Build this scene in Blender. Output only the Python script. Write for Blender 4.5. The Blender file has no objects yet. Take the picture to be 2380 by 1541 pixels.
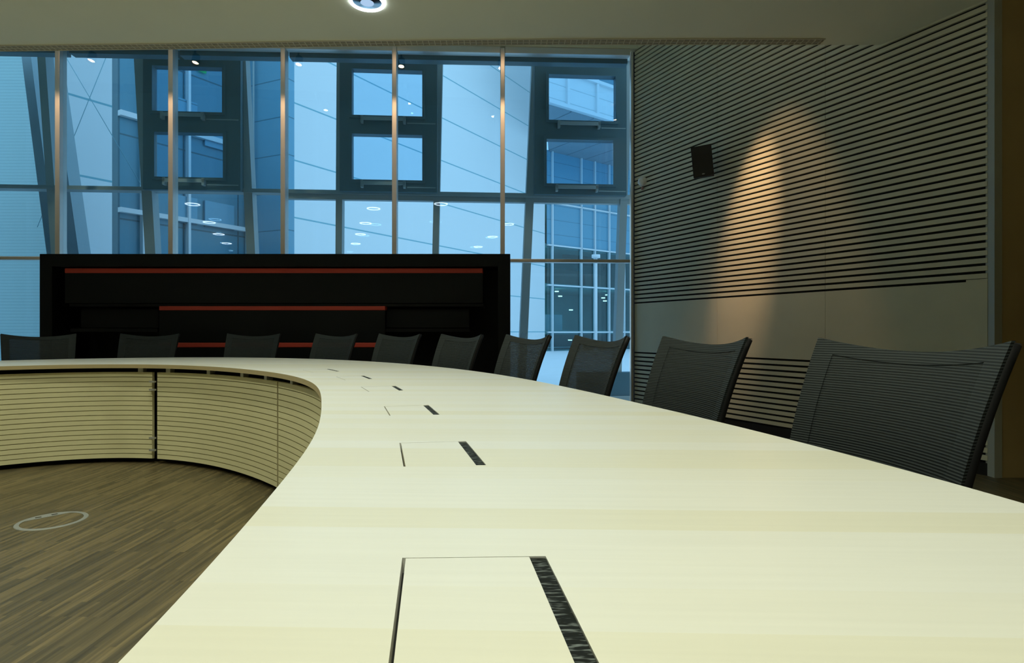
import bpy, bmesh, math, random
from mathutils import Vector, Matrix
random.seed(7)
PI = math.pi
scene = bpy.context.scene
COL = scene.collection

# ------------------------------------------------------------------ camera, world, exposure
F = 1370.0            # focal length in pixels of a 2380 px wide frame
CAM_Z = 0.99
cam_d = bpy.data.cameras.new('camera')
cam_d.sensor_width = 36.0
cam_d.lens = F / 2380 * 36.0
cam_d.clip_start = 0.02
cam_d.clip_end = 400
cam = bpy.data.objects.new('camera', cam_d)
cam.location = (0, 0, CAM_Z)
cam.rotation_euler = (PI / 2, 0, 0)
COL.objects.link(cam)
scene.camera = cam

scene.view_settings.view_transform = 'Standard'
scene.view_settings.look = 'None'
scene.view_settings.gamma = 1
scene.view_settings.use_curve_mapping = False
scene.view_settings.exposure = 0.0

world = bpy.data.worlds.new('dusk_sky')
scene.world = world
world.use_nodes = True
bg = world.node_tree.nodes['Background']
bg.inputs[0].default_value = (1.15, 1.36, 1.5, 1)
bg.inputs[1].default_value = 1.0

LAMP_COL = (0.95, 0.985, 0.75)
LAMP_W = 116.0
WARM = (1.0, 0.62, 0.34)

# ------------------------------------------------------------------ materials
def nt(name):
    m = bpy.data.materials.new(name)
    m.use_nodes = True
    n = m.node_tree.nodes
    return m, n, m.node_tree.links, n['Principled BSDF']

def plain(name, col, rough=.5, metal=0., spec=.5, noise=0., nscale=8.):
    m, n, l, b = nt(name)
    b.inputs['Base Color'].default_value = (*col, 1)
    b.inputs['Roughness'].default_value = rough
    b.inputs['Metallic'].default_value = metal
    b.inputs['Specular IOR Level'].default_value = spec
    if noise:
        t = n.new('ShaderNodeTexNoise'); t.inputs['Scale'].default_value = nscale
        t.inputs['Detail'].default_value = 6
        tc = n.new('ShaderNodeTexCoord'); l.new(tc.outputs['Object'], t.inputs['Vector'])
        mx = n.new('ShaderNodeMix'); mx.data_type = 'RGBA'
        mx.inputs[6].default_value = (*[c * (1 - noise) for c in col], 1)
        mx.inputs[7].default_value = (*[min(1, c * (1 + noise)) for c in col], 1)
        l.new(t.outputs['Fac'], mx.inputs[0]); l.new(mx.outputs[2], b.inputs['Base Color'])
    return m

def emit(name, col, s):
    m = bpy.data.materials.new(name); m.use_nodes = True
    n = m.node_tree.nodes; n.clear()
    e = n.new('ShaderNodeEmission'); e.inputs[0].default_value = (*col, 1); e.inputs[1].default_value = s
    o = n.new('ShaderNodeOutputMaterial'); m.node_tree.links.new(e.outputs[0], o.inputs[0])
    return m

def glass(name, tint, refl=1.0):
    m = bpy.data.materials.new(name); m.use_nodes = True
    n = m.node_tree.nodes; l = m.node_tree.links; n.clear()
    tr = n.new('ShaderNodeBsdfTransparent'); tr.inputs[0].default_value = (*tint, 1)
    gl = n.new('ShaderNodeBsdfGlossy'); gl.inputs['Roughness'].default_value = 0.0
    fr = n.new('ShaderNodeLayerWeight'); fr.inputs['Blend'].default_value = 0.25
    mr = n.new('ShaderNodeMapRange'); mr.inputs[3].default_value = 0.07 * refl; mr.inputs[4].default_value = 0.9
    mr.inputs[1].default_value = 0; mr.inputs[2].default_value = 1
    p = n.new('ShaderNodeMath'); p.operation = 'POWER'; p.inputs[1].default_value = 3
    l.new(fr.outputs['Facing'], p.inputs[0]); l.new(p.outputs[0], mr.inputs[0])
    mx = n.new('ShaderNodeMixShader'); l.new(mr.outputs[0], mx.inputs[0])
    l.new(tr.outputs[0], mx.inputs[1]); l.new(gl.outputs[0], mx.inputs[2])
    o = n.new('ShaderNodeOutputMaterial'); l.new(mx.outputs[0], o.inputs[0])
    return m

def wood_planks(name, c1, c2, rough, width, length, grain=.06, rot=0., gap=0., spec=.5, gcol=(.1, .08, .05)):
    """long planks running along local X (rot turns them), each with its own tone, plus fine grain"""
    m, n, l, b = nt(name)
    tc = n.new('ShaderNodeTexCoord')
    mp = n.new('ShaderNodeMapping'); mp.inputs['Rotation'].default_value = (0, 0, rot); mp.inputs['Location'].default_value = (17.3, 17.03, 0)
    l.new(tc.outputs['Object'], mp.inputs[0])
    br = n.new('ShaderNodeTexBrick')
    br.offset = .37; br.offset_frequency = 3
    br.inputs['Color1'].default_value = (0, 0, 0, 1); br.inputs['Color2'].default_value = (1, 1, 1, 1)
    br.inputs['Mortar'].default_value = (.5, .5, .5, 1)
    br.inputs['Scale'].default_value = 1; br.inputs['Mortar Size'].default_value = 0
    br.inputs['Brick Width'].default_value = length; br.inputs['Row Height'].default_value = width
    br.inputs['Bias'].default_value = 0
    l.new(mp.outputs[0], br.inputs['Vector'])
    st = n.new('ShaderNodeMapping'); st.inputs['Scale'].default_value = (3, 90, 90)
    l.new(mp.outputs[0], st.inputs[0])
    no = n.new('ShaderNodeTexNoise'); no.inputs['Scale'].default_value = 1; no.inputs['Detail'].default_value = 5
    l.new(st.outputs[0], no.inputs['Vector'])
    s2 = n.new('ShaderNodeMapping'); s2.inputs['Scale'].default_value = (.7, 9, 9)
    l.new(mp.outputs[0], s2.inputs[0])
    n2 = n.new('ShaderNodeTexNoise'); n2.inputs['Scale'].default_value = 1; n2.inputs['Detail'].default_value = 3
    l.new(s2.outputs[0], n2.inputs['Vector'])
    mx = n.new('ShaderNodeMix'); mx.data_type = 'RGBA'
    mx.inputs[6].default_value = (*c1, 1); mx.inputs[7].default_value = (*c2, 1)
    a = n.new('ShaderNodeMath'); a.operation = 'MULTIPLY_ADD'; a.inputs[1].default_value = .75
    l.new(br.outputs['Color'], a.inputs[0])
    q = n.new('ShaderNodeMath'); q.operation = 'MULTIPLY'; q.inputs[1].default_value = .25
    l.new(n2.outputs['Fac'], q.inputs[0]); l.new(q.outputs[0], a.inputs[2])
    l.new(a.outputs[0], mx.inputs[0])
    mg = n.new('ShaderNodeMapRange'); mg.inputs[1].default_value = .3; mg.inputs[2].default_value = .7
    mg.inputs[3].default_value = 1 - grain; mg.inputs[4].default_value = 1 + grain
    l.new(no.outputs['Fac'], mg.inputs[0])
    v = n.new('ShaderNodeVectorMath'); v.operation = 'SCALE'
    l.new(mx.outputs[2], v.inputs[0]); l.new(mg.outputs[0], v.inputs['Scale'])
    l.new(v.outputs[0], b.inputs['Base Color'])
    b.inputs['Roughness'].default_value = rough
    b.inputs['Specular IOR Level'].default_value = spec
    return m

def chair_mesh_mat(name, see):
    m, n, l, b = nt(name)
    tc = n.new('ShaderNodeTexCoord')
    sp = n.new('ShaderNodeSeparateXYZ'); l.new(tc.outputs['Object'], sp.inputs[0])
    w = n.new('ShaderNodeMath'); w.operation = 'MULTIPLY'; w.inputs[1].default_value = 2 * PI / .0062
    l.new(sp.outputs[2], w.inputs[0])
    s = n.new('ShaderNodeMath'); s.operation = 'SINE'; l.new(w.outputs[0], s.inputs[0])
    mr = n.new('ShaderNodeMapRange'); mr.inputs[1].default_value = -1; mr.inputs[2].default_value = 1
    l.new(s.outputs[0], mr.inputs[0])
    mx = n.new('ShaderNodeMix'); mx.data_type = 'RGBA'
    mx.inputs[6].default_value = (.012, .016, .017, 1); mx.inputs[7].default_value = (.029, .036, .037, 1)
    l.new(mr.outputs[0], mx.inputs[0]); l.new(mx.outputs[2], b.inputs['Base Color'])
    b.inputs['Roughness'].default_value = .75; b.inputs['Specular IOR Level'].default_value = .3
    bp = n.new('ShaderNodeBump'); bp.inputs['Strength'].default_value = .5; bp.inputs['Distance'].default_value = .002
    l.new(mr.outputs[0], bp.inputs['Height']); l.new(bp.outputs[0], b.inputs['Normal'])
    if see:
        al = n.new('ShaderNodeMapRange'); al.inputs[3].default_value = 1 - 2 * see; al.inputs[4].default_value = 1
        l.new(mr.outputs[0], al.inputs[0]); l.new(al.outputs[0], b.inputs['Alpha'])
    return m

M = {}
M['plaster'] = plain('white_plaster', (.83, .82, .64), .9, noise=.02, nscale=3)
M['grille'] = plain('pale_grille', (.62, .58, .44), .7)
M['grille_dark'] = plain('grille_recess', (.10, .09, .07), .8)
M['maple'] = wood_planks('pale_maple_tabletop', (.775, .775, .765), (.728, .702, .59), .35, .083, 40, .02, rot=.03)
M['maple_edge'] = plain('maple_edge', (.50, .40, .22), .5, noise=.05, nscale=30)
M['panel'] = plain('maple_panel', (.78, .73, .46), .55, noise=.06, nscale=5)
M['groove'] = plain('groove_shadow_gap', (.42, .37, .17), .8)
M['wallwood'] = plain('wall_maple', (.72, .69, .52), .45, noise=.08, nscale=4)
M['brown'] = plain('brown_veneer', (.50, .36, .16), .5, noise=.12, nscale=3)
M['edge_strip'] = plain('pale_edge_strip', (.42, .42, .34), .5)
M['floor'] = wood_planks('oak_strip_parquet', (.047, .040, .021), (.160, .122, .056), .42, .018, .30, .30, rot=PI / 2 + .03)
M['floor'].node_tree.nodes['Principled BSDF'].inputs['Specular IOR Level'].default_value = .35
M['black'] = plain('black_lacquer', (.006, .006, .006), .35)
M['blackmat'] = plain('black_matt', (.008, .008, .008), .8)
M['cabinet'] = plain('black_cabinet', (.003, .0035, .004), .5, spec=.25, noise=.2, nscale=10)
M['red'] = plain('dark_red_edge', (.55, .055, .03), .6)
M['alu'] = plain('brushed_aluminium', (.70, .68, .64), .38, .6)
M['steel'] = plain('grey_steel', (.45, .46, .46), .4, .6)
M['cover'] = plain('floor_box_metal', (.30, .31, .29), .5, .4)
M['chairmesh'] = chair_mesh_mat('chair_mesh', .13)
M['chairband'] = chair_mesh_mat('chair_mesh_double', 0)
M['chairframe'] = plain('chair_black_frame', (.009, .009, .010), .6, spec=.25)
M['glass'] = glass('window_glass', (.80, .93, 1.0))
M['glass2'] = glass('outer_glass', (.80, .93, 1.0), .5)
M['ext_steel'] = plain('painted_facade_steel', (.32, .42, .46), .55)
M['ext_dark'] = plain('dark_facade_frame', (.06, .15, .20), .5)
M['cable'] = plain('cable_steel', (.20, .42, .50), .5)
M['ext_white'] = plain('white_exterior_metal', (.8, .82, .84), .5)
M['snow'] = plain('snow', (.85, .87, .9), .9, noise=.08, nscale=2)
M['lens'] = emit('lamp_lens', (.82, .93, 1.0), 9)
M['lens_core'] = emit('lamp_core', (.35, .5, .7), 1.2)
M['warm_lens'] = emit('warm_spot_lens', WARM, 60)
M['far_lamp'] = emit('far_lamp', (1.0, .85, .6), 6)
M['green_sign'] = emit('green_sign', (.02, .8, .3), .5)
M['chrome'] = plain('chrome', (.8, .8, .8), .15, 1)

def brush_mat():
    m, n, l, b = nt('black_brush_strip')
    tc = n.new('ShaderNodeTexCoord'); mp = n.new('ShaderNodeMapping'); mp.inputs['Scale'].default_value = (60, 260, 60)
    l.new(tc.outputs['Object'], mp.inputs[0])
    t = n.new('ShaderNodeTexNoise'); t.inputs['Scale'].default_value = 1; t.inputs['Detail'].default_value = 2
    l.new(mp.outputs[0], t.inputs['Vector'])
    r = n.new('ShaderNodeMapRange'); r.inputs[1].default_value = .52; r.inputs[2].default_value = .68
    l.new(t.outputs['Fac'], r.inputs[0])
    mx = n.new('ShaderNodeMix'); mx.data_type = 'RGBA'
    mx.inputs[6].default_value = (.004, .006, .005, 1); mx.inputs[7].default_value = (.14, .16, .16, 1)
    l.new(r.outputs[0], mx.inputs[0]); l.new(mx.outputs[2], b.inputs['Base Color'])
    b.inputs['Roughness'].default_value = .7; b.inputs['Specular IOR Level'].default_value = .15
    return m
M['brush'] = brush_mat()

def clad(name, base, line, sx, sz, lw=.012, rough=.5, rib=0):
    """panel cladding with thin joints, local X along the wall and Z up"""
    m, n, l, b = nt(name)
    tc = n.new('ShaderNodeTexCoord'); sp = n.new('ShaderNodeSeparateXYZ'); l.new(tc.outputs['Object'], sp.inputs[0])
    outs = []
    for ax, s in ((0, sx), (2, sz)):
        if not s: continue
        d = n.new('ShaderNodeMath'); d.operation = 'DIVIDE'; d.inputs[1].default_value = s; l.new(sp.outputs[ax], d.inputs[0])
        f = n.new('ShaderNodeMath'); f.operation = 'FRACT'; l.new(d.outputs[0], f.inputs[0])
        c = n.new('ShaderNodeMath'); c.operation = 'LESS_THAN'; c.inputs[1].default_value = lw / s; l.new(f.outputs[0], c.inputs[0])
        outs.append(c)
    mx0 = outs[0].outputs[0]
    if len(outs) > 1:
        k = n.new('ShaderNodeMath'); k.operation = 'MAXIMUM'; l.new(outs[0].outputs[0], k.inputs[0]); l.new(outs[1].outputs[0], k.inputs[1]); mx0 = k.outputs[0]
    mx = n.new('ShaderNodeMix'); mx.data_type = 'RGBA'
    mx.inputs[6].default_value = (*base, 1); mx.inputs[7].default_value = (*line, 1)
    l.new(mx0, mx.inputs[0]); l.new(mx.outputs[2], b.inputs['Base Color'])
    b.inputs['Roughness'].default_value = rough
    return m
M['whiteclad'] = clad('white_panel_cladding', (.86, .86, .86), (.22, .48, .55), 0, 1.67, .045)
M['towerclad'] = clad('blue_grey_glazing', (.085, .27, .37), (.03, .12, .17), 1.1, 1.45, .03, .25)
M['towerclad2'] = clad('blue_glazing', (.15, .38, .52), (.05, .18, .26), 0, .75, .02, .25)
M['screen'] = clad('pale_ribbed_screen', (.42, .57, .57), (.35, .49, .50), 0, .06, .018, .7)
M['teal'] = plain('far_room_wall', (.22, .44, .42), .8, noise=.4, nscale=.7)
M['brick'] = plain('far_room_brown', (.18, .12, .09), .8, noise=.3, nscale=2)
M['tealglass'] = glass('far_building_glass', (.62, .82, .86), .8)
M['soffit'] = clad('soffit_panels', (.30, .36, .40), (.06, .12, .15), 1.3, 0, .05)
M['palepanel'] = clad('pale_spandrel_glass', (.78, .82, .84), (.45, .55, .6), 0, .62, .03, .4)

# ------------------------------------------------------------------ mesh helpers
def link(name, mesh, mat=None, parent=None):
    o = bpy.data.objects.new(name, mesh); COL.objects.link(o)
    if mat is not None:
        for mm in (mat if isinstance(mat, (list, tuple)) else [mat]): mesh.materials.append(mm)
    if parent is not None: o.parent = parent
    return o

def empty(name, loc=(0, 0, 0), rz=0., parent=None):
    o = bpy.data.objects.new(name, None); COL.objects.link(o)
    o.location = loc; o.rotation_euler = (0, 0, rz); o.empty_display_size = .1
    if parent is not None: o.parent = parent
    return o

def tag(o, label, cat, group=None, kind=None):
    o['label'] = label; o['category'] = cat
    if group: o['group'] = group
    if kind: o['kind'] = kind
    return o

def struct(o):
    o['kind'] = 'structure'; return o

class MB:
    def __init__(s): s.v = []; s.f = []; s.mi = []; s.sm = []
    def quad_grid(s, rows, closed=False, smooth=True, mi=0):
        b = len(s.v); m = len(rows[0])
        for r in rows: s.v += [tuple(p) for p in r]
        for i in range(len(rows) - 1):
            for j in range(m if closed else m - 1):
                k = (j + 1) % m
                s.f.append((b + i * m + j, b + i * m + k, b + (i + 1) * m + k, b + (i + 1) * m + j)); s.mi.append(mi); s.sm.append(smooth)
    def box(s, x0, x1, y0, y1, z0, z1, mat=None, mi=0):
        b = len(s.v)
        P = [(x0, y0, z0), (x1, y0, z0), (x1, y1, z0), (x0, y1, z0), (x0, y0, z1), (x1, y0, z1), (x1, y1, z1), (x0, y1, z1)]
        if mat is not None: P = [tuple(mat @ Vector(p)) for p in P]
        s.v += P
        for q in ((0, 3, 2, 1), (4, 5, 6, 7), (0, 1, 5, 4), (1, 2, 6, 5), (2, 3, 7, 6), (3, 0, 4, 7)):
            s.f.append(tuple(b + i for i in q)); s.mi.append(mi); s.sm.append(False)
    def prism(s, poly, z0, z1, mi=0):
        """poly: list of (x,y) or of matching (lower xyz) -> vertical extrusion"""
        b = len(s.v); n = len(poly)
        s.v += [(p[0], p[1], z0) for p in poly] + [(p[0], p[1], z1) for p in poly]
        s.f.append(tuple(b + i for i in reversed(range(n)))); s.f.append(tuple(b + n + i for i in range(n)))
        s.mi += [mi, mi]; s.sm += [False, False]
        for i in range(n):
            j = (i + 1) % n
            s.f.append((b + i, b + j, b + n + j, b + n + i)); s.mi.append(mi); s.sm.append(False)
    def tube(s, pts, r, n=10, mi=0, cap=True, r2=None):
        rows = []
        pts = [Vector(p) for p in pts]
        up = None
        for i, p in enumerate(pts):
            d = (pts[min(i + 1, len(pts) - 1)] - pts[max(i - 1, 0)]).normalized()
            if up is None:
                up = Vector((0, 0, 1)) if abs(d.z) < .9 else Vector((1, 0, 0))
            a = d.cross(up).normalized(); c = a.cross(d).normalized(); up = c
            rr = r if r2 is None else r + (r2 - r) * i / (len(pts) - 1)
            rows.append([p + a * math.cos(2 * PI * k / n) * rr + c * math.sin(2 * PI * k / n) * rr for k in range(n)])
        b = len(s.v)
        s.quad_grid(rows, closed=True, mi=mi)
        if cap:
            s.f.append(tuple(b + i for i in range(n))); s.f.append(tuple(b + (len(rows) - 1) * n + i for i in reversed(range(n))))
            s.mi += [mi, mi]; s.sm += [False, False]
    def lathe(s, prof, c=(0, 0, 0), n=32, mi=0, smooth=True, flip=False):
        rows = []
        for r, z in prof:
            rows.append([(c[0] + r * math.cos(2 * PI * k / n), c[1] + r * math.sin(2 * PI * k / n), c[2] + z) for k in range(n)])
        s.quad_grid(rows, closed=True, smooth=smooth, mi=mi)
    def mesh(s, name):
        m = bpy.data.meshes.new(name); m.from_pydata(s.v, [], s.f)
        for p, i, q in zip(m.polygons, s.mi, s.sm): p.material_index = i; p.use_smooth = q
        bm = bmesh.new(); bm.from_mesh(m); bmesh.ops.recalc_face_normals(bm, faces=bm.faces); bm.to_mesh(m); bm.free()
        m.update(); return m
    def build(s, name, mat, parent=None, bevel=0.):
        o = link(name, s.mesh(name), mat, parent)
        if bevel:
            md = o.modifiers.new('bevel', 'BEVEL'); md.width = bevel; md.segments = 2; md.limit_method = 'ANGLE'
        return o

def frame_mat(p, d, z=0.):
    """local x along direction d (2D), local y = left normal, origin p"""
    d = Vector((d[0], d[1], 0)).normalized()
    n = Vector((-d.y, d.x, 0))
    m = Matrix.Identity(4)
    m.col[0][:3] = d; m.col[1][:3] = n; m.col[2][:3] = (0, 0, 1); m.col[3][:3] = (p[0], p[1], z)
    return m

def place(o, p, d, z=0.):
    o.location = (p[0], p[1], z); o.rotation_euler = (0, 0, math.atan2(d[1], d[0])); return o

# ------------------------------------------------------------------ room plan (metres)
WR0 = Vector((1.54, 7.41)); WR1 = Vector((3.26, 4.04))          # right wall, far corner -> near end
WRd = (WR1 - WR0).normalized()
WL = (WR1 - WR0).length
WW0 = Vector((-10.6, 6.905)); WWd = (Vector((1.54, 7.41)) - WW0).normalized()
CEIL = 3.27; HIGH = 4.78
def wall_hit(px, p0, d):
    """the point of a vertical wall line seen in column px (used once to measure bays)"""
    k = (px - 1190) / F
    t = (k * p0.y - p0.x) / (d.x - k * d.y)
    return p0 + d * t

# floor
mb = MB(); mb.prism([(-10.7, -6.2), (5.2, -6.2), (5.2, 4.02), (3.29, 4.02), (1.6, 7.6), (-10.7, 7.1)], -.08, 0)
struct(mb.build('floor', M['floor']))

# ceiling: lowered slab with a gently curved edge, high pocket along the windows
edge = [(-10.6, 5.05), (-7.5, 4.93), (-5.5, 4.85), (-4.17, 4.80), (-2.75, 4.765), (-1.35, 4.72), (-.31, 4.70), (.72, 4.69), (2.93, 4.69), (5.2, 4.69)]
mb = MB()
mb.prism(edge + [(5.2, -6.2), (-10.6, -6.2)], CEIL, CEIL + .05)
lip = [(x, y) for x, y in edge]
rows = [[(x, y, CEIL + .0), (x, y - .001, HIGH)] for x, y in lip]
mb.quad_grid([[r[0] for r in rows], [r[1] for r in rows]], smooth=False)
mb.prism([(-10.7, 4.6), (5.2, 4.6), (5.2, 5), (1.7, 7.9), (-10.7, 7.4)], HIGH, HIGH + .1)
struct(mb.build('ceiling', M['plaster']))

# enclosing walls out of view
mb = MB(); mb.box(-10.75, -10.6, -6.2, 7.1, 0, HIGH); struct(mb.build('wall_left', M['wallwood']))
mb = MB(); mb.box(-10.6, 5.2, -6.35, -6.2, 0, CEIL); struct(mb.build('wall_back', M['wallwood']))
mb = MB(); mb.box(5.2, 5.35, -6.2, 4.3, 0, CEIL + .5); struct(mb.build('wall_east', M['brown']))
mb = MB(); mb.box(3.315, 5.2, 3.99, 4.14, 0, CEIL + .3); struct(mb.build('wall_return', M['brown']))
mb = MB(); mb.box(3.262, 3.314, 3.985, 4.06, 0, CEIL + .3); struct(mb.build('trim_1', M['edge_strip']))

# ------------------------------------------------------------------ slatted right wall
wr = struct(empty('wall_right', (WR0.x, WR0.y, 0), math.atan2(WRd.y, WRd.x)))
# local x runs from the window corner to the near end; local y = left normal, so the room is at -y
mb = MB(); mb.box(-.05, WL, .022, .16, 0, HIGH); mb.build('backing', M['blackmat'], wr)
seams = [0, (wall_hit(1667, WR0, WRd) - WR0).length, (wall_hit(1918, WR0, WRd) - WR0).length, WL]
PITCH = .0527
for a, b in zip(seams[:-1], seams[1:]):
    p = MB(); p.box(a + .0015, b - .0015, 0, .02, .736, 1.338); p.build('smooth_panel', M['wallwood'], wr)
    s = MB(); z = 1.338 + .019
    while z < HIGH - .01:
        s.box(a + .0015, b - .0015, 0, .02, z, min(z + PITCH - .019, HIGH)); z += PITCH
    z = .736 - .019
    while z > .13:
        s.box(a + .0015, b - .0015, 0, .02, z - PITCH + .019, z); z -= PITCH
    s.build('slats', M['wallwood'], wr)
p = MB(); p.box(WL - .13, WL, 0, .021, 1.336, 1.353); p.build('slat_joint_cover', M['wallwood'], wr)
mb = MB(); mb.box(0, WL, .004, .021, 0, .085); struct(mb.build('baseboard_right', M['blackmat']))
bpy.context.view_layer.update()
ob = bpy.data.objects['baseboard_right']; place(ob, WR0, WRd)

# ------------------------------------------------------------------ inner window wall
cols = [wall_hit(px, WW0, WWd) for px in (1468, 1168, 918, 661, 402, 141)]
offs = [(c - WW0).length for c in cols]
step = offs[0 + 4] - offs[5]
offs += [offs[-1] - step * k for k in range(1, 4)]
TR = 1.87
for i in range(len(offs) - 1):
    b, a = offs[i], offs[i + 1]
    w = struct(empty('window_%d' % (i + 1), (WW0.x, WW0.y, 0), math.atan2(WWd.y, WWd.x)))
    m = MB(); m.box(b - .028, b + .028, -.06, .07, 0, 4.5) if i else m.box(b - .012, b + .02, -.02, .05, 0, 4.5)
    m.build('mullion', M['alu'], w, .006)
    if i == len(offs) - 2:
        m = MB(); m.box(a - .028, a + .028, -.06, .07, 0, 4.5); m.build('mullion', M['alu'], w, .006)
    m = MB(); m.box(a + .028, b - .028, -.045, .05, TR - .02, TR + .02); m.build('transom', M['alu'], w, .005)
    m = MB(); m.box(a + .028, b - .028, -.045, .06, 4.44, 4.52); m.build('head_frame', M['alu'], w, .005)
    m = MB(); m.box(a + .028, b - .028, .10, .22, 4.40, 4.50); m.build('blind_box', M['ext_dark'], w)
    m = MB(); m.box(a + .028, b - .028, -.045, .06, .0, .07); m.build('sill_frame', M['alu'], w, .005)
    for z0, z1 in ((.07, TR - .02), (TR + .02, 4.44)):
        m = MB(); m.box(a + .028, b - .028, -.004, .004, z0, z1); m.build('pane', M['glass'], w)
m = MB(); m.box(-.1, (WR0 - WW0).length + .3, -.06, .1, 4.52, HIGH + .05)
ob = m.build('wall_window_head', M['plaster']); place(ob, WW0, WWd); struct(ob)

# ------------------------------------------------------------------ outer facade layer
OF0 = Vector((-5.81, 7.66)); OFd = (Vector((1.676, 8.2)) - OF0).normalized()
def off(px): 
    q = wall_hit(px, OF0, OFd); return (q - OF0).dot(OFd), q.y
def zz(py, y): return CAM_Z + (771 - py) * y / F
def post(parent, name, pt, pb, w, y0=0., y1=.16, mat='ext_steel', ptop=120, pbot=590):
    """leaning post given by its columns at the head and at the sill height"""
    (xt, yt), (xb, yb) = off(pt), off(pb)
    zt, zb = zz(ptop, yt), zz(pbot, yb)
    k = (xt - xb) / (zt - zb)
    z0, z1 = 0.02, 4.9
    m = MB()
    X = lambda z: xb + k * (z - zb)
    b = [(X(z0) - w / 2, y0, z0), (X(z0) + w / 2, y0, z0), (X(z0) + w / 2, y1, z0), (X(z0) - w / 2, y1, z0)]
    t = [(X(z1) - w / 2, y0, z1), (X(z1) + w / 2, y0, z1), (X(z1) + w / 2, y1, z1), (X(z1) - w / 2, y1, z1)]
    m.quad_grid([b, t], closed=True, smooth=False)
    m.f += [(0, 3, 2, 1), (4, 5, 6, 7)]; m.mi += [0, 0]; m.sm += [False, False]
    return m.build(name, M[mat], parent)
wo = struct(empty('window_20', (OF0.x, OF0.y, 0), math.atan2(OFd.y, OFd.x)))
for pt, pb, w in ((322, 349, .13), (560, 583, .11), (790, 787, .085), (1022, 1012, .085), (1247, 1226, .11), (1462, 1446, .10), (95, 128, .10)):
    post(wo, 'post', pt, pb, w)
m = MB(); m.box(-3.5, 7.7, -.02, .14, 2.835, 2.885); m.build('transom', M['ext_steel'], wo)
m = MB(); m.box(off(655)[0], 7.7, .01, .10, 2.765, 2.835); m.build('transom_lower', M['ext_steel'], wo)
m = MB(); m.box(-3.5, 7.9, -.04, .16, 4.74, 4.95); m.build('head_beam', M['ext_steel'], wo)
m = MB(); m.box(-3.5, 7.9, -.04, .30, 0, .10); m.build('kerb', M['ext_steel'], wo)
m = MB(); m.box(-3.5, 7.7, .16, .164, .1, 4.74); m.build('pane', M['glass2'], wo)
m = MB(); m.box(6.75, 7.9, -.03, .2, .1, .42); m.build('corner_box', M['ext_dark'], wo)
# dark ventilation window towers, two top-hung vents each
vents = [(342, 566, 128, 446, (365, 525, 165, 268), (370, 527, 316, 418)),
         (793, 1017, 130, 450, (822, 983, 172, 277), (822, 983, 320, 424)),
         (1240, 1452, 142, 457, (1273, 1426, 184, 288), (1268, 1421, 332, 433))]
for i, (l, r, t, b, v1, v2) in enumerate(vents):
    w = struct(empty('window_%d' % (21 + i), (OF0.x, OF0.y, 0), math.atan2(OFd.y, OFd.x)))
    (xl, yl), (xr, yr) = off(l), off(r); ym = (yl + yr) / 2
    zt, zb = zz(t, ym), zz(b, ym)
    h = []
    for q in (v1, v2):
        a0, c0 = off(q[0])[0], off(q[1])[0]
        h.append((a0, c0, zz(q[3], ym), zz(q[2], ym)))
    m = MB()
    m.box(xl, min(h[0][0], h[1][0]), -.10, .0, zb, zt)
    m.box(max(h[0][1], h[1][1]), xr, -.10, .0, zb, zt)
    xa, xc = min(h[0][0], h[1][0]), max(h[0][1], h[1][1])
    m.box(xa, xc, -.10, .0, zb, h[1][2]); m.box(xa, xc, -.10, .0, h[1][3], h[0][2]); m.box(xa, xc, -.10, .0, h[0][3], zt)
    m.build('frame', M['ext_dark'], w)
    for (a0, c0, z0, z1) in h:
        s = MB(); e = .035
        s.box(a0 - e, a0, -.125, -.10, z0 - e, z1 + e); s.box(c0, c0 + e, -.125, -.10, z0 - e, z1 + e)
        s.box(a0, c0, -.125, -.10, z0 - e, z0); s.box(a0, c0, -.125, -.10, z1, z1 + e)
        sh = s.build('sash', M['ext_dark'], w)
        s = MB(); s.box(a0 + .12, c0 - .22, -.17, -.15, z0 - .075, z0 - .03)
        s.box(a0 + .12, a0 + .15, -.17, -.10, z0 - .11, z0 - .02); s.box(c0 - .25, c0 - .22, -.17, -.10, z0 - .11, z0 - .02)
        s.box(c0 - .2, xr - .02, -.13, -.12, z0 - .10, z0 - .09)
        s.build('opener', M['ext_steel'], w)
        s = MB(); s.box(a0, c0, -.05, -.044, z0, z1); s.build('pane', M['glass2'], w)
    s = MB()
    for u in (.28, .62): s.box(xl + (xr - xl) * u, xl + (xr - xl) * u + .035, -.15, -.10, zt - .11, zt - .03)
    s.box(xl + (xr - xl) * .64, xr - .03, -.12, -.11, zt - .10, zt - .09)
    s.build('bracket', M['ext_steel'], w)

def solid(poly_xz_pts, thick, name, mat, label=None, cat=None):
    pass

# leaning column and screen wall at the left, outside
def bar(name, p0, p1, w, d, mat, parent=None):
    p0, p1 = Vector(p0), Vector(p1); ax = (p1 - p0); L = ax.length; ax.normalize()
    side = Vector((1, 0, 0)); side = (side - ax * side.dot(ax)).normalized(); fw = ax.cross(side).normalized()
    m = MB(); mt = Matrix.Identity(4)
    mt.col[0][:3] = side; mt.col[1][:3] = fw; mt.col[2][:3] = ax; mt.col[3][:3] = p0
    m.box(-w / 2, w / 2, -d / 2, d / 2, 0, L, mt)
    return m.build(name, mat, parent)
def pix(px, py, y): return ((px - 1190) * y / F, y, zz(py, y))
def line_pts(pa, pb, y, z0, z1):
    a, b = Vector(pix(*pa, y)), Vector(pix(*pb, y)); k = (b - a) / (b.z - a.z)
    return a + k * (z0 - a.z), a + k * (z1 - a.z)
p0, p1 = line_pts((128, 560), (72, 120), 8.3, .0, 6.0)
o = bar('steel_column', p0, p1, .13, .2, M['ext_steel'])
tag(o, 'slender leaning steel column outside the window, further left of the two', 'column')
p0, p1 = line_pts((182, 590), (127, 200), 8.6, .0, 6.0)
o = bar('steel_column', p0, p1, .19, .25, M['ext_steel'])
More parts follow.
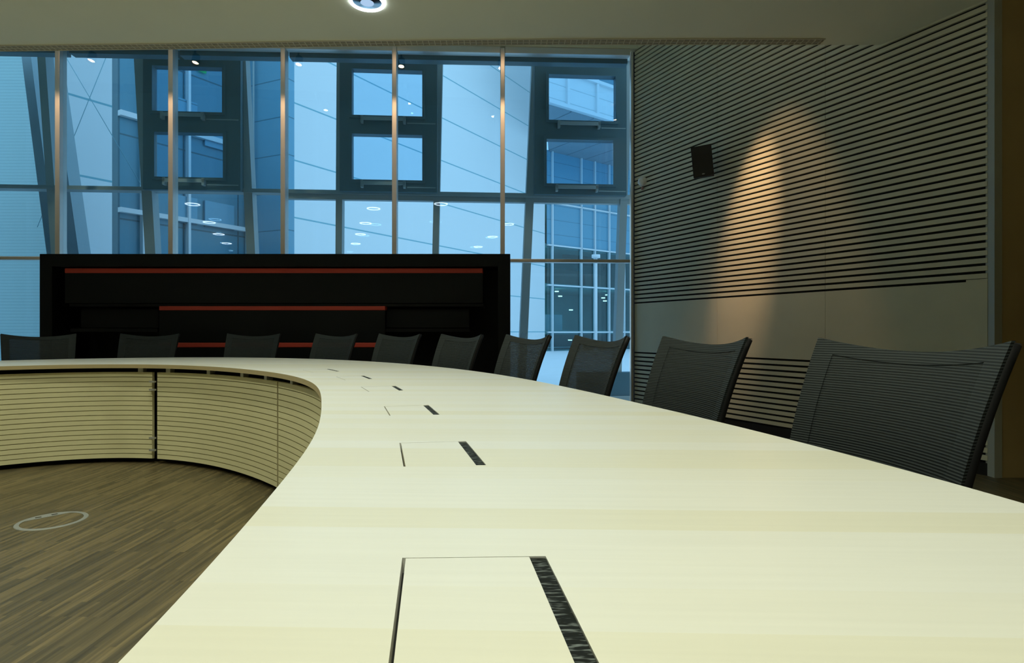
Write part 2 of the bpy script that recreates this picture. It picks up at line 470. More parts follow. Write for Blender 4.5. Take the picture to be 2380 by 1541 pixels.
tag(o, 'broader leaning steel column outside, just right of the leftmost full mullion', 'column')
a = line_pts((120, 560), (62, 120), 11.5, 0, 9)
m = MB()
for (k, yy) in ((0, 0), (1, .25)):
    pass
b0, b1 = a
m.quad_grid([[(b0.x - 12, 11.5, 0), (b0.x, 11.5, 0), (b0.x, 11.7, 0), (b0.x - 12, 11.7, 0)], [(b1.x - 12, 11.5, 9), (b1.x, 11.5, 9), (b1.x, 11.7, 9), (b1.x - 12, 11.7, 9)]], closed=True, smooth=False)
m.f += [(0, 3, 2, 1), (4, 5, 6, 7)]; m.mi += [0, 0]; m.sm += [False, False]
o = m.build('screen_wall', M['screen'])
tag(o, 'pale ribbed screen wall with a slanting edge outside the window at far left', 'wall')

# ground outside
m = MB(); m.box(-60, 60, 7.95, 90, -.3, -.02); o = m.build('snowy_ground', M['snow']); o['kind'] = 'structure'

# white clad building receding to the right
WD = Vector((850, 1370)).normalized()
e = Vector((1.68, 30.1)); s0 = e - WD * 21.5
bl = empty('clad_building', (s0.x, s0.y, -.72), math.atan2(WD.y, WD.x))
tag(bl, 'white panelled building with thin slanting joints filling the view behind the windows', 'building')
m = MB(); m.box(0, 21.5, 0, 2.0, .70, 22); m.build('panel_wall', M['whiteclad'], bl)

# dark glazed tower in front of it
d1 = Vector((850, 1370)).normalized(); t0 = Vector((-6.70, 10.02))
t1 = t0 + d1 * 2.44
d2 = Vector((.912, -.41)).normalized(); t2 = t1 + d2 * 1.05
tw = empty('glazed_tower', (t0.x, t0.y, 0), 0)
tag(tw, 'dark blue glazed tower outside, seen between the second and fourth mullions', 'building')
m = MB(); m.box(0, 2.44, 0, .2, 0, 12); o = m.build('left_glazing', M['towerclad'], tw); o.rotation_euler = (0, 0, math.atan2(d1.y, d1.x))
m = MB(); m.box(0, 1.05, 0, .2, 0, 12); o = m.build('right_glazing', M['towerclad2'], tw); o.location = (t1.x - t0.x, t1.y - t0.y, 0); o.rotation_euler = (0, 0, math.atan2(d2.y, d2.x))
for z, w in ((1.5, .08), (3.02, .08), (4.66, .09)):
    m = MB(); m.box(.0, 2.44, -.10, 0, z, z + w); o = m.build('floor_band', M['ext_white'], tw); o.rotation_euler = (0, 0, math.atan2(d1.y, d1.x))
for x in (.35, 1.15):
    m = MB(); m.box(x, x + .045, -.11, -.0, 0, 12); o = m.build('white_mullion', M['ext_white'], tw); o.rotation_euler = (0, 0, math.atan2(d1.y, d1.x))
for x in (.03, .24):
    m = MB(); m.tube([(x, -.08, 0), (x, -.08, 12)], .02, 8); o = m.build('downpipe', M['ext_steel'], tw); o.location = (t1.x - t0.x, t1.y - t0.y, 0); o.rotation_euler = (0, 0, math.atan2(d2.y, d2.x))
for (xa, xb, z0, z1) in ((.9, 1.35, 4.75, 5.3), (1.5, 2.1, 4.55, 5.1), (.9, 1.35, 3.0, 3.5), (1.5, 2.1, 3.0, 3.5)):
    m = MB(); m.box(xa, xb, -.05, -.01, z0, z1); o = m.build('balcony_panel', M['towerclad2'], tw); o.rotation_euler = (0, 0, math.atan2(d1.y, d1.x))
m = MB(); m.box(1.38, 1.52, -.06, -.03, 5.93, 6.03); o = m.build('exit_sign', M['green_sign'], tw); o.rotation_euler = (0, 0, math.atan2(d1.y, d1.x)); o['label'] = 'small green lit sign'

# crossed cables outside at the left
for (pa, pb, yy, txt) in (((165, 335), (252, 120), 9.4, 'rising to the right'), ((160, 145), (275, 340), 9.5, 'falling to the right')):
    a, b = Vector(pix(*pa, yy)), Vector(pix(*pb, yy)); d = b - a
    m = MB(); m.tube([a - d * .9, b + d * .6], .005, 6); o = m.build('bracing_cable', M['cable'])
    tag(o, 'thin steel bracing cable outside at left, ' + txt, 'cable')

# far glass building on the right
GD = Vector((1870, 1370)).normalized(); g0 = Vector((1.79, 30.2))
gb = empty('glass_building', (g0.x, g0.y, 0), math.atan2(GD.y, GD.x))
tag(gb, 'glass fronted building with white mullions and lit rooms, seen in the rightmost window', 'building')
L = 9.0
for z0, z1 in ((-.02, .95), (.95, 3.37), (3.37, 5.42), (5.42, 10.3)):
    m = MB(); m.box(0, L, 0, .03, z0, z1); m.build('glazing', M['towerclad2'] if z0 > 5 else M['tealglass'], gb)
for z in (.95, 3.37, 5.42, 7.6):
    m = MB(); m.box(0, L, -.12, .05, z - .03, z + .04); m.build('white_rail', M['ext_white'], gb)
    m = MB(); m.box(0, L, .1, 5, z - .1, z + .1); m.build('floor_slab', M['teal'], gb)
for x in (.28, 1.0 + 1.3, 3.3, 4.4, 5.6):
    m = MB(); m.box(x, x + .065, -.12, .05, -.02, 10.3); m.build('white_mullion', M['ext_white'], gb)
m = MB(); m.box(0, L, 5, 5.2, 0, 10.3); m.build('back_wall', M['teal'], gb)
m = MB(); m.box(L, L + .2, 0, 5.2, 0, 10.3); m.build('side_wall', M['teal'], gb)
m = MB(); m.box(.1, L, .1, 5.2, 10.1, 10.2); m.build('roof_slab', M['teal'], gb)
m = MB(); m.box(.4, 3.4, 1.2, 1.4, 3.3, 4.4); m.box(2.6, 5.5, 1.6, 1.8, 5.15, 6.2); m.box(3.6, 5.2, 1, 1.2, 3.3, 4.2); m.build('brown_partition', M['brick'], gb)
m = MB(); m.box(.5, 2.0, 1.1, 1.3, .95, 1.9); m.build('reception_desk', M['ext_steel'], gb)
for (px, py) in ((1302, 690), (1327, 722), (1325, 792), (1309, 665), (1294, 679), (1411, 687), (1402, 694), (1406, 701), (1292, 482), (1328, 514), (1411, 490), (1406, 545), (1313, 499)):
    y = 31.4 + (px - 1290) / 60.0
    q = Vector(pix(px, py, y)); loc = gb.matrix_basis.inverted() @ q
    m = MB(); m.lathe([(0.001, 0), (.11, .0), (.11, .05), (.001, .05)], loc, 12); m.build('ceiling_lamp', M['far_lamp'], gb)
# projecting upper storeys
ov = Vector((1.44, 24.0)) - g0
loc = Matrix.Rotation(-math.atan2(GD.y, GD.x), 3, 'Z') @ Vector((ov.x, ov.y, 0))
ox, oy = loc.x, loc.y
m = MB(); m.box(ox, ox + 14, oy, oy + .15, 10.3, 11.75); m.build('pale_parapet', M['palepanel'], gb)
m = MB(); m.prism([(ox, oy + .1), (ox + 14, oy + .1), (ox + 14, .0), (.1, .0)], 10.25, 10.3); m.build('soffit', M['soffit'], gb)
m = MB(); m.box(ox, ox + 14, oy, oy + .1, 11.8, 18); m.build('upper_glazing', M['towerclad'], gb)
for z in (10.3, 11.75, 13.4):
    m = MB(); m.box(ox, ox + 14, oy - .15, oy, z - .02, z + .12); m.build('white_rail', M['ext_white'], gb)
for x in (ox + 1.0, ox + 2.7, ox + 4.4):
    m = MB(); m.box(x, x + .12, oy - .12, oy, 10.3, 18); m.build('white_mullion', M['ext_white'], gb)
q = pix(1385, 700, 22.0)
m = MB(); m.tube([(q[0], q[1], -.02), (q[0], q[1], zz(600, 22.0))], .055, 12); m.lathe([(.001, 0), (.16, 0), (.16, .12), (.001, .12)], (q[0], q[1], zz(600, 22.0)), 16)
tag(m.build('lamp_post', M['ext_white']), 'white lamp post standing in the snow outside the rightmost window', 'lamp post')

# ------------------------------------------------------------------ conference table
C0 = (-2.8, .4)
OC = [4.3446, -0.0091, -0.3256, -0.898, 0.0193, 0.0017, 0.0194, 0.2478, -0.0498, -0.032, -0.0388, -0.0881, -0.0094, -0.0081, -0.0086, -0.0058, 0.0685, 0.0249, -0.01]
IC = [3.1068, 0.0277, -0.1329, -0.7879, -0.0448, 0.0209, 0.0227, 0.1366, -0.0119, 0.0138, 0.0325, -0.0263, -0.0018, -0.0004, -0.0071, 0.0689, -0.0004, -0.0471, -0.0203]
def rad(c, a): return c[0] + sum(c[2 * k - 1] * math.cos(k * a) + c[2 * k] * math.sin(k * a) for k in range(1, 10))
def cur(c, a): r = rad(c, a); return Vector((C0[0] + r * math.cos(a), C0[1] + r * math.sin(a)))
def normal(c, a): t = (cur(c, a + .002) - cur(c, a - .002)).normalized(); return Vector((t.y, -t.x))   # outward
TT = .745; TH = .028
N = 480
table = empty('conference_table', (0, 0, 0))
tag(table, 'large oval ring conference table with pale maple top and slatted inner panels', 'table')
O = [cur(OC, 2 * PI * i / N) for i in range(N)]; I = [cur(IC, 2 * PI * i / N) for i in range(N)]
bm = bmesh.new()
rings = []
for pts, z in ((I, TT - TH), (O, TT - TH), (O, TT), (I, TT)):
    rings.append([bm.verts.new((p.x, p.y, z)) for p in pts])
for k in range(4):
    a, b = rings[k], rings[(k + 1) % 4]
    for i in range(N):
        j = (i + 1) % N; fc = bm.faces.new((a[i], b[i], b[j], a[j])); fc.material_index = 1 if k in (1, 3) else 0
bmesh.ops.recalc_face_normals(bm, faces=bm.faces)
me = bpy.data.meshes.new('tabletop'); bm.to_mesh(me); bm.free()
top = link('tabletop', me, [M['maple'], M['maple_edge']], table)
H = CAM_Z - TT
def gp(px, py): y = F * H / (py - 771); return Vector(((px - 1190) * y / F, y))
fl = []
# corners: far left, far right, near right, near left; measured on the photographed table top
k0 = .415
fl.append([gp(935, 1297), gp(1268, 1293), Vector((.0672, k0)), Vector((-.0885, k0))])
fl.append([gp(928, 1030), gp(1083, 1026), gp(1130, 1081.5), gp(938, 1085)])
fl.append([gp(892, 945), gp(996, 942), gp(1022, 964.2), gp(905, 966.5)])
fl.append([gp(838.5, 899.7), gp(919, 897.2), gp(938, 907.7), gp(857, 911)])
fl.append([gp(781, 876), gp(846, 873.6), gp(866, 881), gp(802, 884)])
fl.append([gp(703, 860.5), gp(765, 858), gp(790, 863.4), gp(728, 866.3)])
cut = MB()
for q in fl: cut.prism(q[::-1], TT - .018, TT + .01)
cm = cut.mesh('cut'); co = bpy.data.objects.new('cut', cm); COL.objects.link(co)
md = top.modifiers.new('b', 'BOOLEAN'); md.object = co; md.operation = 'DIFFERENCE'; md.solver = 'EXACT'
dg = bpy.context.evaluated_depsgraph_get(); nm = bpy.data.meshes.new_from_object(top.evaluated_get(dg))
top.modifiers.clear(); top.data = nm; nm.name = 'tabletop'
bpy.data.objects.remove(co); 
sl = .0038; bw = .0175
def inset(q, l, r, fr, nr):
    """quad shrunk by l and r metres at the sides and fr / nr at far and near ends"""
    FL, FR, NR, NL = q
    du = (FR - FL).normalized(); dn = (NR - NL).normalized(); dl = (FL - NL).normalized(); dr = (FR - NR).normalized()
    return [FL + du * l - dl * fr, FR - du * r - dr * fr, NR - dn * r + dr * nr, NL + dn * l + dl * nr]
for q in fl:
    c = sum(q, Vector((0, 0))) / 4
    fe = empty('cable_flap', (c.x, c.y, TT), 0, table)
    loc = [v - c for v in q]
    w = (q[1] - q[0]).length
    m = MB(); m.prism(inset(q, sl, bw + .0005, .0009, .0009)[::-1], TT - .016, TT - .0003)
    o = m.build('lid', M['maple'], fe); o.location = (-c.x, -c.y, -TT)      # mesh kept in table coordinates so the planks run through
    m = MB(); m.prism(inset(loc, w - bw, 0.0004, .0004, .0004)[::-1], -.017, -.002); o = m.build('brush_strip', M['brush'], fe)
    m = MB(); m.prism(inset(loc, 0.0002, w - sl - .002, .0004, .0004)[::-1], -.0175, -.0165); m.build('slot_bottom', M['blackmat'], fe)
# slatted inner panels
def arc_table(c, off_):
    pts = []; s = 0; prev = None
    for i in range(2401):
        a = -PI + 2 * PI * i / 2400
        p = cur(c, a) + normal(c, a) * off_
        if prev is not None: s += (p - prev).length
        pts.append((s, a, p, normal(c, a))); prev = p
    return pts
AT = arc_table(IC, .045)
def at_a(a):
    return min(AT, key=lambda t: abs(t[1] - a))[0]
gap_p = Vector((-2.66, 4.52)); seam_p = Vector((-1.44, 3.58))
sg = min(AT, key=lambda t: (t[2] - gap_p).length)[0]; ss = min(AT, key=lambda t: (t[2] - seam_p).length)[0]
PL = sg - ss
tot = AT[-1][0]
PZ0, PZ1 = .035, .684
NS = 18; ph = (PZ1 - PZ0) / NS
prof = []
for k in range(NS):
    z = PZ0 + k * ph
    prof += [(0, z + .0025), (0, z + ph - .0025), (.006, z + ph - .0024), (.006, z + ph + .0024)] if k < NS - 1 else [(0, z + .0025), (0, PZ1)]
nseg = int(tot / PL)
k = -int(sg / PL)
s = sg + k * PL; segs = []
while s < tot - .3:
    segs.append((s, min(s + PL, tot))); s += PL
def slice_at(s0, s1):
    out = [t for t in AT if s0 <= t[0] <= s1]
    return out
gi = 0
for (a, b) in segs:
    ga = .019 if round((a - sg) / PL) % 2 == 0 else .0025
    gb_ = .019 if round((b - sg) / PL) % 2 == 0 else .0025
    sl_ = slice_at(a + ga, b - gb_)
    if len(sl_) < 4: continue
    sl_ = sl_[::3] + [sl_[-1]]
    m = MB()
    rows = []
    for (d, z) in prof: rows.append([(t[2].x + t[3].x * d, t[2].y + t[3].y * d, z) for t in sl_])
    m.quad_grid(rows, smooth=False)
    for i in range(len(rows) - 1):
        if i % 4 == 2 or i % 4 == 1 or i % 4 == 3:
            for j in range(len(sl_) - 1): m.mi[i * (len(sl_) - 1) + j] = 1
    back = [[(t[2].x + t[3].x * .022, t[2].y + t[3].y * .022, z) for t in sl_] for z in (PZ0, PZ1)]
    m.quad_grid(back, smooth=False)
    m.quad_grid([rows[-1], back[1]], smooth=False); m.quad_grid([rows[0], back[0]], smooth=False)
    for e_ in (0, -1):
        m.quad_grid([[rows[0][e_], rows[-1][e_]], [back[0][e_], back[1][e_]]], smooth=False)
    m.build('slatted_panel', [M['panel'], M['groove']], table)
# recessed black plinth and core; black beam added as shade behind the gap
for (nm_, z0, z1, d0, d1) in (('plinth', 0, .05, .10, .13), ('gap_shade_beam', .66, TT - TH, .09, .12), ('inner_core', .05, .66, .06, .085)):
    m = MB(); st_ = AT[::6]
    rows = [[(t[2].x + t[3].x * d, t[2].y + t[3].y * d, z) for t in st_] for (d, z) in ((d0, z0), (d0, z1), (d1, z1), (d1, z0), (d0, z0))]
    m.quad_grid(rows, smooth=False); m.build(nm_, M['blackmat'], table)
# brackets in the shadow gap
for s_ in [sg + x for x in (1.25, .12, -.12, -.55, -.98, -1.33, -1.75, -2.3, -2.9, 2.4, 3.2)]:
    t = min(AT, key=lambda t: abs(t[0] - s_ % tot)); m = MB()
    m.box(-.02, .02, -.02, .02, PZ1, TT - TH, frame_mat((t[2].x + t[3].x * .02, t[2].y + t[3].y * .02), (-t[3].y, t[3].x)))
    m.build('bracket', M['steel'], table)
# metal clips across the open joint
t = min(AT, key=lambda t: abs(t[0] - sg))
for z in (.10, .19, .55, .61):
    m = MB(); m.box(-.024, .024, .012, .03, z, z + .012, frame_mat(t[2], (t[3].y * -1, t[3].x))); m.build('joint_clip', M['steel'], table)
# legs under the ring
for i in range(14):
    a = -PI + 2 * PI * (i + .5) / 14
    p = (cur(OC, a) + cur(IC, a)) / 2
    m = MB(); m.lathe([(.001, 0), (.16, 0), (.16, .012), (.035, .02), (.03, .03), (.03, TT - TH), (.001, TT - TH)], (p.x, p.y, 0), 24)
    m.build('leg', M['black'], table)

# ------------------------------------------------------------------ chairs
def make_chair():
    root = empty('mesh_chair', (0, 0, 0))
    HW = .262; ZB, ZT = .50, .972
    NU, NV = 24, 18
    def bp(u, v, dy=0.):
        """u -1..1 across, v 0..1 up; the sitter faces +y"""
        hw = HW * (.90 + .10 * v)
        z = ZB + (ZT - ZB) * v - .030 * (1 - u * u) * v ** 3
        y = -.14 - .06 * v - .08 * v * v - .045 * (1 - u * u) + dy
        return (u * hw, y, z)
    def patch(u0, u1, v0, v1, th=.005, off_=0.):
        m = MB()
        us = [u0 + (u1 - u0) * i / NU for i in range(NU + 1)]; vs = [v0 + (v1 - v0) * j / NV for j in range(NV + 1)]
        f_ = [[bp(u, v, off_) for u in us] for v in vs]; b_ = [[bp(u, v, off_ - th) for u in us] for v in vs]
        m.quad_grid(f_); m.quad_grid(b_)
        m.quad_grid([f_[0], b_[0]]); m.quad_grid([f_[-1], b_[-1]])
        m.quad_grid([[r[0] for r in f_], [r[0] for r in b_]]); m.quad_grid([[r[-1] for r in f_], [r[-1] for r in b_]])
        return m
    patch(-.80, .80, 0, .925).build('mesh_back', M['chairmesh'], root)
    patch(-1.0, -.80, 0, 1.0, .010, .002).build('side_band', M['chairband'], root)
    patch(.80, 1.0, 0, 1.0, .010, .002).build('side_band', M['chairband'], root)
    patch(-.80, .80, .925, 1.0, .010, .002).build('top_band', M['chairband'], root)
    for s in (-1, 1):
        m = MB(); pts = [bp(s, v / 14 * .992, -.0155) for v in range(15)]
        pts = [(p[0] - s * .008, p[1], p[2] - .004) for p in pts]
        m.tube([(pts[0][0], pts[0][1] + .06, .43)] + pts, .013, 12)
        m.lathe([(.0005, .004), (.010, .0025), (.013, 0)], pts[-1], 12)
        r = m.build('back_rail', M['chairframe'], root)
        m = MB(); q = bp(s, .30, .008); m.lathe([(.0005, -.006), (.0055, -.004), (.0055, .004), (.0005, .006)], (q[0], q[1] + .004, q[2]), 10)
        m.build('button', M['chrome'], r)
    m = MB(); m.tube([bp(u / 8, 0, 0) for u in range(-8, 9)], .012, 10); m.build('lower_rail', M['chairframe'], root)
    # seat
    m = MB(); n = 16
    def sq(z, k, e=.0):
        out = []
        for i in range(40):
            t = 2 * PI * i / 40; c, s = math.cos(t), math.sin(t)
            out.append((k * .25 * math.copysign(abs(c) ** .5, c), .07 + k * .23 * math.copysign(abs(s) ** .5, s), z))
        return out
    m.quad_grid([sq(.415, .001), sq(.415, .9), sq(.425, .98), sq(.445, 1), sq(.458, .97), sq(.464, .85), sq(.460, .001)], closed=True)
    m.build('seat', M['chairband'], root)
    m = MB(); m.lathe([(.001, .40), (.10, .40), (.10, .415), (.001, .415)]); m.lathe([(.03, .07), (.03, .25), (.02, .25), (.02, .40)]); m.build('column', M['chairframe'], root)
    for k in range(4):
        a = PI / 4 + k * PI / 2
        m = MB(); m.tube([(0, 0, .07), (.15 * math.cos(a), .15 * math.sin(a), .06), (.29 * math.cos(a), .29 * math.sin(a), .03)], .02, 10, r2=.014)
        m.lathe([(.001, 0), (.022, 0), (.022, .02), (.001, .03)], (.285 * math.cos(a), .285 * math.sin(a), 0), 14)
        m.build('leg', M['steel'], root)
    return root
def copy_tree(o, parent=None):
    c = o.copy(); COL.objects.link(c); c.parent = parent
    for ch_ in [x for x in o.children]: copy_tree(ch_, c)
    return c
CH = [((-4.215, 5.26), 128, 'dark mesh chair at far left, blue window showing through its back'),
      ((-3.508, 5.719), 99.1, 'dark mesh chair second from the left, before the cabinet left of the red strips'),
      ((-2.529, 5.779), 88.6, 'dark mesh chair third from the left, in front of the lowest red strip'),
      ((-1.627, 5.467), 60.1, 'dark mesh chair fourth from the left, near the right end of the lowest red strip'),
      ((-.938, 4.919), 50.3, 'dark mesh chair fifth from the left, just right of the lowest red strip'),
      ((-.365, 4.257), 37.9, 'dark mesh chair sixth from the left, before the right part of the black cabinet'),
      ((.092, 3.508), 27.0, 'dark mesh chair just right of the black cabinet, snow visible beside it'),
      ((.42, 2.805), 18.5, 'dark mesh chair by the window corner, between the snow and the slatted wall'),
      ((.70, 2.168), 15.7, 'dark mesh chair before the slatted wall, second nearest to the camera'),
      ((.924, 1.399), 11.9, 'large foreground dark mesh chair at far right, nearest to the camera')]
proto = make_chair()
for i, (p, ang, lab) in enumerate(CH):
    c = proto if i == 0 else copy_tree(proto)
    a = math.radians(ang)
    nrm = Vector((math.cos(a), math.sin(a)))          # outward from the table
    o_ = Vector(p) - nrm * .29
    c.location = (o_.x, o_.y, 0)
    c.rotation_euler = (0, 0, a + PI / 2)            # local +y faces the table
    tag(c, lab, 'chair', 'mesh chairs around the outside of the table')

# ------------------------------------------------------------------ black cabinet by the window
CY = 6.25
cab = empty('cabinet', ((639 - 1190) * CY / F, CY, 0))
tag(cab, 'long black cabinet with stepped fronts and dark red edges in front of the windows', 'cabinet')
cx = (639 - 1190) * CY / F
def X_(px, y=CY): return (px - 1190) * y / F - cx
def Zc(py, y=CY): return zz(py, y)
xl, xr, zt = X_(92), X_(1186), Zc(590.5)
m = MB(); fw_ = .13
m.box(xl, xl + fw_, 0, .5, 0, zt); m.box(xr - fw_, xr, 0, .5, 0, zt); m.box(xl + fw_, xr - fw_, 0, .5, zt - .135, zt); m.box(xl + fw_, xr - fw_, 0, .5, 0, .1)
m.build('carcass', M['cabinet'], cab, .003)
m = MB(); m.box(xl + fw_, xr - fw_, .44, .48, .1, zt - .135); m.build('back_panel', M['cabinet'], cab)
YF = CY + .05
def front(n_, pl, pr, ptop, pbot, y, redh, red=True):
    a, b = X_(pl, CY + y), X_(pr, CY + y); z1, z0 = Zc(ptop, CY + y), Zc(pbot, CY + y)
    m = MB(); m.box(a, b, y, y + .02, z0, z1 - redh); o = m.build(n_, M['cabinet'], cab, .002)
    m = MB(); m.box(a, b, y - .006, y + .12, z1 - redh, z1); m.build('red_edge', M['red'], o, .006)
front('upper_front', 151, 1122, 624, 705, .05, .052)
front('middle_front', 370, 895, 712, 796, .03, .045)
front('lower_front', 370, 882, 797, 905, .03, .05)
for (pl, pr) in ((185, 366), (897, 1090)):
    a, b = X_(pl, CY + .1), X_(pr, CY + .1)
    m = MB(); m.box(a, b, .12, .14, Zc(762, CY + .1), Zc(720, CY + .1)); m.build('niche_front', M['cabinet'], cab)
    m = MB(); m.box(a - .1, b, .10, .4, Zc(772, CY + .1), Zc(764, CY + .1)); m.build('shelf', M['cabinet'], cab)
m = MB(); m.box(X_(151), X_(1122), .06, .4, Zc(712), Zc(706)); m.build('divider_shelf', M['cabinet'], cab)

# ------------------------------------------------------------------ things on the right wall
RN = Vector((-WRd.y * -1, -WRd.x)) if False else Vector((WRd.y, -WRd.x))   # into the room
def wall_pt(px, d=0.): return wall_hit(px, WR0, WRd) + RN * d
q = wall_pt(1664, .19)
sp = empty('loudspeaker', (q.x, q.y, 0))
sz = zz(377, q.y)
sp.location = (q.x, q.y, sz)
tag(sp, 'small black loudspeaker tilted down on the slatted wall', 'speaker')
head = math.radians(-20)
rotm = Matrix.Rotation(head, 4, 'Z') @ Matrix.Rotation(math.radians(9), 4, 'X') @ Matrix.Rotation(math.radians(-5), 4, 'Y')
m = MB(); m.box(-.10, .10, -.09, .08, -.155, .155, rotm); m.build('cabinet_box', M['blackmat'], sp, .006)
m = MB(); m.box(-.094, .094, -.098, -.09, -.149, .149, rotm); g = m.build('front_grille', M['black'], sp)
m = MB(); m.box(-.012, .012, -.101, -.098, -.135, -.125, rotm); m.build('badge', M['steel'], g)
b_ = wall_pt(1648, 0.0)
m = MB(); m.tube([(0, 0, 0), ((b_.x - q.x) * .85, (b_.y - q.y) * .85, .02)], .014, 10); m.build('wall_bracket', M['blackmat'], sp)
q = wall_pt(1496, .0); sz = zz(423, q.y)
dt = empty('wall_sensor', (q.x, q.y, sz)); tag(dt, 'small round white sensor on the slatted wall beside the window', 'sensor')
rt = Matrix.Rotation(math.atan2(RN.y, RN.x), 4, 'Z') @ Matrix.Rotation(PI / 2, 4, 'Y')
m = MB(); m.lathe([(.055, -.002), (.055, .03), (.045, .055), (.02, .07), (.001, .072)], (0, 0, 0), 24); m.v = [tuple(rt @ Vector(v)) for v in m.v]; m.build('housing', plain('sensor_white', (.92, .92, .90), .5), dt)
m = MB(); m.box(-.012, .012, -.012, .012, -.10, -.07, Matrix.Translation((RN.x * .02, RN.y * .02, 0))); m.build('knob', plain('sensor_pink', (.45, .25, .25), .5), dt)

# ------------------------------------------------------------------ floor box
fx, fy = -2.405, 3.083
fb = empty('floor_box', (fx, fy, 0)); tag(fb, 'round metal rimmed floor box set in the parquet inside the table ring', 'floor box')
R0, R1 = .156, .134
ca = math.radians(140)                    # chord side
n = 96; outer = []; inner = []
for i in range(n):
    a = 2 * PI * i / n; outer.append((R0 * math.cos(a), R0 * math.sin(a)))
    d = math.cos(a - ca); r = R1
    if d > 0 and R1 * d > .090: r = .090 / d
    inner.append((r * math.cos(a), r * math.sin(a)))
m = MB(); m.quad_grid([[(x, y, 0) for x, y in outer], [(x * .99, y * .99, .0025) for x, y in outer], [(x, y, .0025) for x, y in inner], [(x, y, .0005) for x, y in inner]], closed=True, smooth=False)
m.build('rim', M['cover'], fb)
m = MB(); m.prism([(x * .996, y * .996) for x, y in inner], .0002, .0012)
m.build('wood_lid', M['floor'], fb)
for k in (-.035, .035):
    m = MB(); c, s = math.cos(ca), math.sin(ca)
    m.box(.108, .124, k - .013, k + .013, .002, .0032, Matrix.Rotation(ca, 4, 'Z')); m.build('slot', M['black'], fb)

# ------------------------------------------------------------------ ceiling grille
gr = empty('ceiling_grille', (0, 0, 0)); tag(gr, 'long narrow pale ventilation grille along the edge of the lowered ceiling', 'grille')
path = [(x, y) for x, y in edge if x < 2.4] + [(2.44, 4.69)]
P = []
for (x0, y0), (x1, y1) in zip(path[:-1], path[1:]):
    k = max(1, int((x1 - x0) / .1))
    for i in range(k): P.append((x0 + (x1 - x0) * i / k, y0 + (y1 - y0) * i / k))
P.append(path[-1])
def strip(d0, d1, z0, z1):
    m = MB(); rows = [[(x, y - d, z) for x, y in P] for d, z in ((d0, z0), (d1, z0), (d1, z1), (d0, z1), (d0, z0))]; m.quad_grid(rows, smooth=False); return m
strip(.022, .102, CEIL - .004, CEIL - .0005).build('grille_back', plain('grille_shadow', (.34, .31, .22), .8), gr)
m = strip(.016, .024, CEIL - .008, CEIL - .0005)
for d in (.060, .100):
    mm = strip(d, d + .005, CEIL - .008, CEIL - .0005); b = len(m.v); m.v += mm.v; m.f += [tuple(i + b for i in f_) for f_ in mm.f]; m.mi += mm.mi; m.sm += mm.sm
x = -7.4
while x < 2.42:
    y = next(y0 + (y1 - y0) * (x - x0) / (x1 - x0) for (x0, y0), (x1, y1) in zip(path[:-1], path[1:]) if x0 <= x <= x1)
    m.box(x, x + .006, y - .103, y - .02, CEIL - .008, CEIL - .0005); x += .0465
m.build('grille_bars', M['grille'], gr)

# ------------------------------------------------------------------ lamps
def lamp_data(w):
    L_ = bpy.data.lights.new('lamp', 'SPOT'); L_.energy = w; L_.color = LAMP_COL; L_.spot_size = math.radians(115); L_.spot_blend = .6; L_.shadow_soft_size = .10
    return L_
main_lamp, side_lamp = lamp_data(LAMP_W * 1.03), lamp_data(LAMP_W * .75)
def downlight(x, y, lab, first=[None]):
    if first[0] is None:
        r = empty('downlight', (x, y, CEIL))
        m = MB(); m.lathe([(.121, 0), (.121, -.010), (.108, -.014), (.100, -.010), (.100, 0)], (0, 0, 0), 48); m.build('trim_ring', M['lens'], r)
        m = MB(); m.lathe([(.100, -.006), (.06, -.010), (.045, -.012)], (0, 0, 0), 48); m.build('reflector', M['chrome'], r)
        m = MB(); m.lathe([(.046, -.012), (.03, -.016), (.001, -.017)], (0, 0, 0), 32); m.build('lens', M['lens_core'], r)
        m = MB(); m.lathe([(.10, -.0055), (.001, -.0055)], (0, 0, 0), 32); m.build('diffuser', M['lens_core'], r)
        L_ = lamp_data(LAMP_W * .45)
        lo = bpy.data.objects.new('lamp_light', L_); COL.objects.link(lo); lo.parent = r; lo.location = (0, 0, -.05)
        first[0] = r
    else:
        r = copy_tree(first[0]); r.location = (x, y, CEIL)
        for ch_ in r.children:
            if ch_.type == 'LIGHT': ch_.data = main_lamp if y < 3 else side_lamp
    if lab: tag(r, lab, 'ceiling light', 'round ceiling downlights')
    return r
downlight(-1.0, 4.07, 'round ceiling downlight with a bright ring, cut by the top edge of the photo')
DLS = [(-2.26, 3.57), (-2.65, 2.06), (-3.0, .62), (-3.38, -.9), (-5.43, 3.68), (-5.88, 1.89), (-6.3, .35), (-6.69, -1.12), (.35, 2.2), (.1, .5), (-.2, -1.2)]
for k, (x, y) in enumerate(DLS):
    downlight(x, y, 'round ceiling downlight above the table, outside the photo and mirrored in the window')

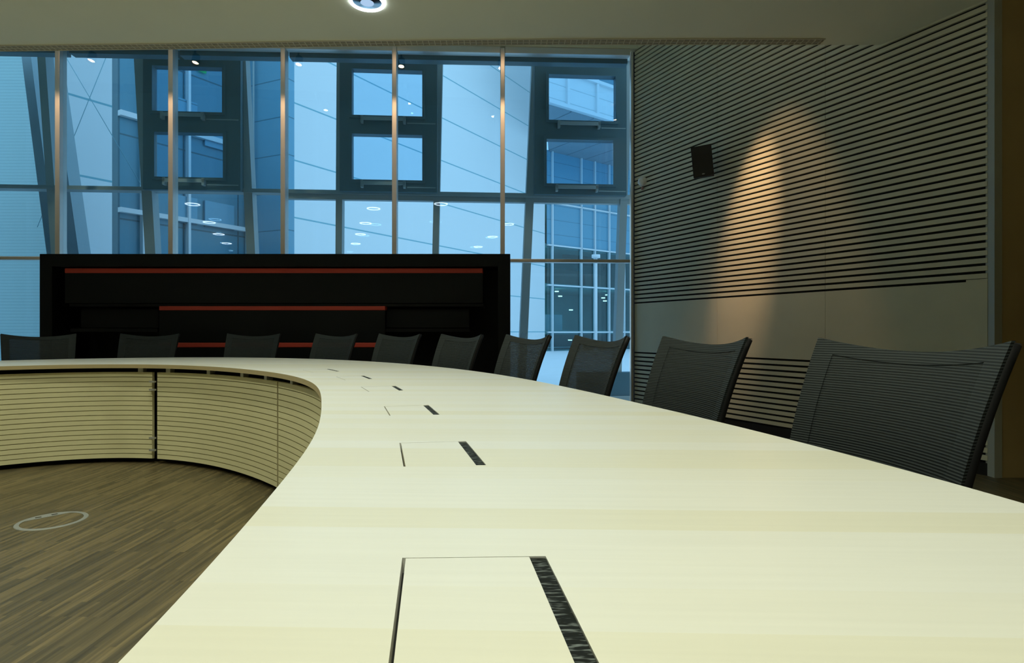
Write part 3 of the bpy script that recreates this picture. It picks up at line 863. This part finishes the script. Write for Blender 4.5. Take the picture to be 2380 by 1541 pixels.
# warm spots in the high pocket, washing mullions and the slatted wall
def warm_spot(x, y, tx, ty, tz, w, ang, lab, z=4.45, blend=.25):
    r = empty('pocket_spotlight', (x, y, z))
    tag(r, lab, 'spotlight', 'warm spotlights in the high ceiling pocket')
    d = (Vector((tx, ty, tz)) - Vector((x, y, z))).normalized()
    rt = d.to_track_quat('-Z', 'Y').to_matrix().to_4x4()
    m = MB(); m.lathe([(.02, .14), (.045, .13), (.05, .0), (.044, .0), (.04, .05)], (0, 0, 0), 24); m.v = [tuple(rt @ Vector(v)) for v in m.v]; m.build('shade', M['blackmat'], r)
    m = MB(); m.lathe([(.040, .03), (.001, .028)], (0, 0, 0), 24); m.v = [tuple(rt @ Vector(v)) for v in m.v]; m.build('lens', M['warm_lens'], r)
    m = MB(); m.tube([(0, 0, .1), (0, 0, HIGH - z)], .012, 8); m.build('stem', M['blackmat'], r)
    L_ = bpy.data.lights.new('warm_lamp', 'SPOT'); L_.energy = w; L_.color = WARM; L_.spot_size = math.radians(ang); L_.spot_blend = blend; L_.shadow_soft_size = .03
    lo = bpy.data.objects.new('lamp_light', L_); COL.objects.link(lo); lo.parent = r; lo.location = d * .03; lo.rotation_euler = d.to_track_quat('-Z', 'Y').to_euler()
for i, c in enumerate(cols[1:]):
    warm_spot(c.x + .02, c.y - .55, c.x, c.y, 2.9, 120, 40, 'warm spotlight hidden above the ceiling edge, mirrored in the window', z=4.5, blend=.6)
q = wall_pt(1850, .75)
aim = wall_pt(1770, 0)
def wall_z(px, py): return zz(py, wall_pt(px).y)
warm_spot(q.x, q.y, aim.x * .7 + q.x * .3, aim.y * .7 + q.y * .3, 1.2, 75, 41, 'warm spotlight in the pocket that washes the slatted wall', z=4.5, blend=.5)
sp_r = [o for o in bpy.data.objects if o.get('label', '').endswith('washes the slatted wall')][0]
core = bpy.data.lights.new('warm_core', 'SPOT'); core.energy = 560; core.color = WARM; core.spot_size = math.radians(18); core.spot_blend = 1.0; core.shadow_soft_size = .03
co_ = bpy.data.objects.new('lamp_core_light', core); COL.objects.link(co_); co_.parent = sp_r
dv = (Vector((wall_pt(1745).x, wall_pt(1745).y, wall_z(1745, 530))) - Vector((q.x, q.y, 4.5))).normalized()
co_.location = dv * .03; co_.rotation_euler = dv.to_track_quat('-Z', 'Y').to_euler()
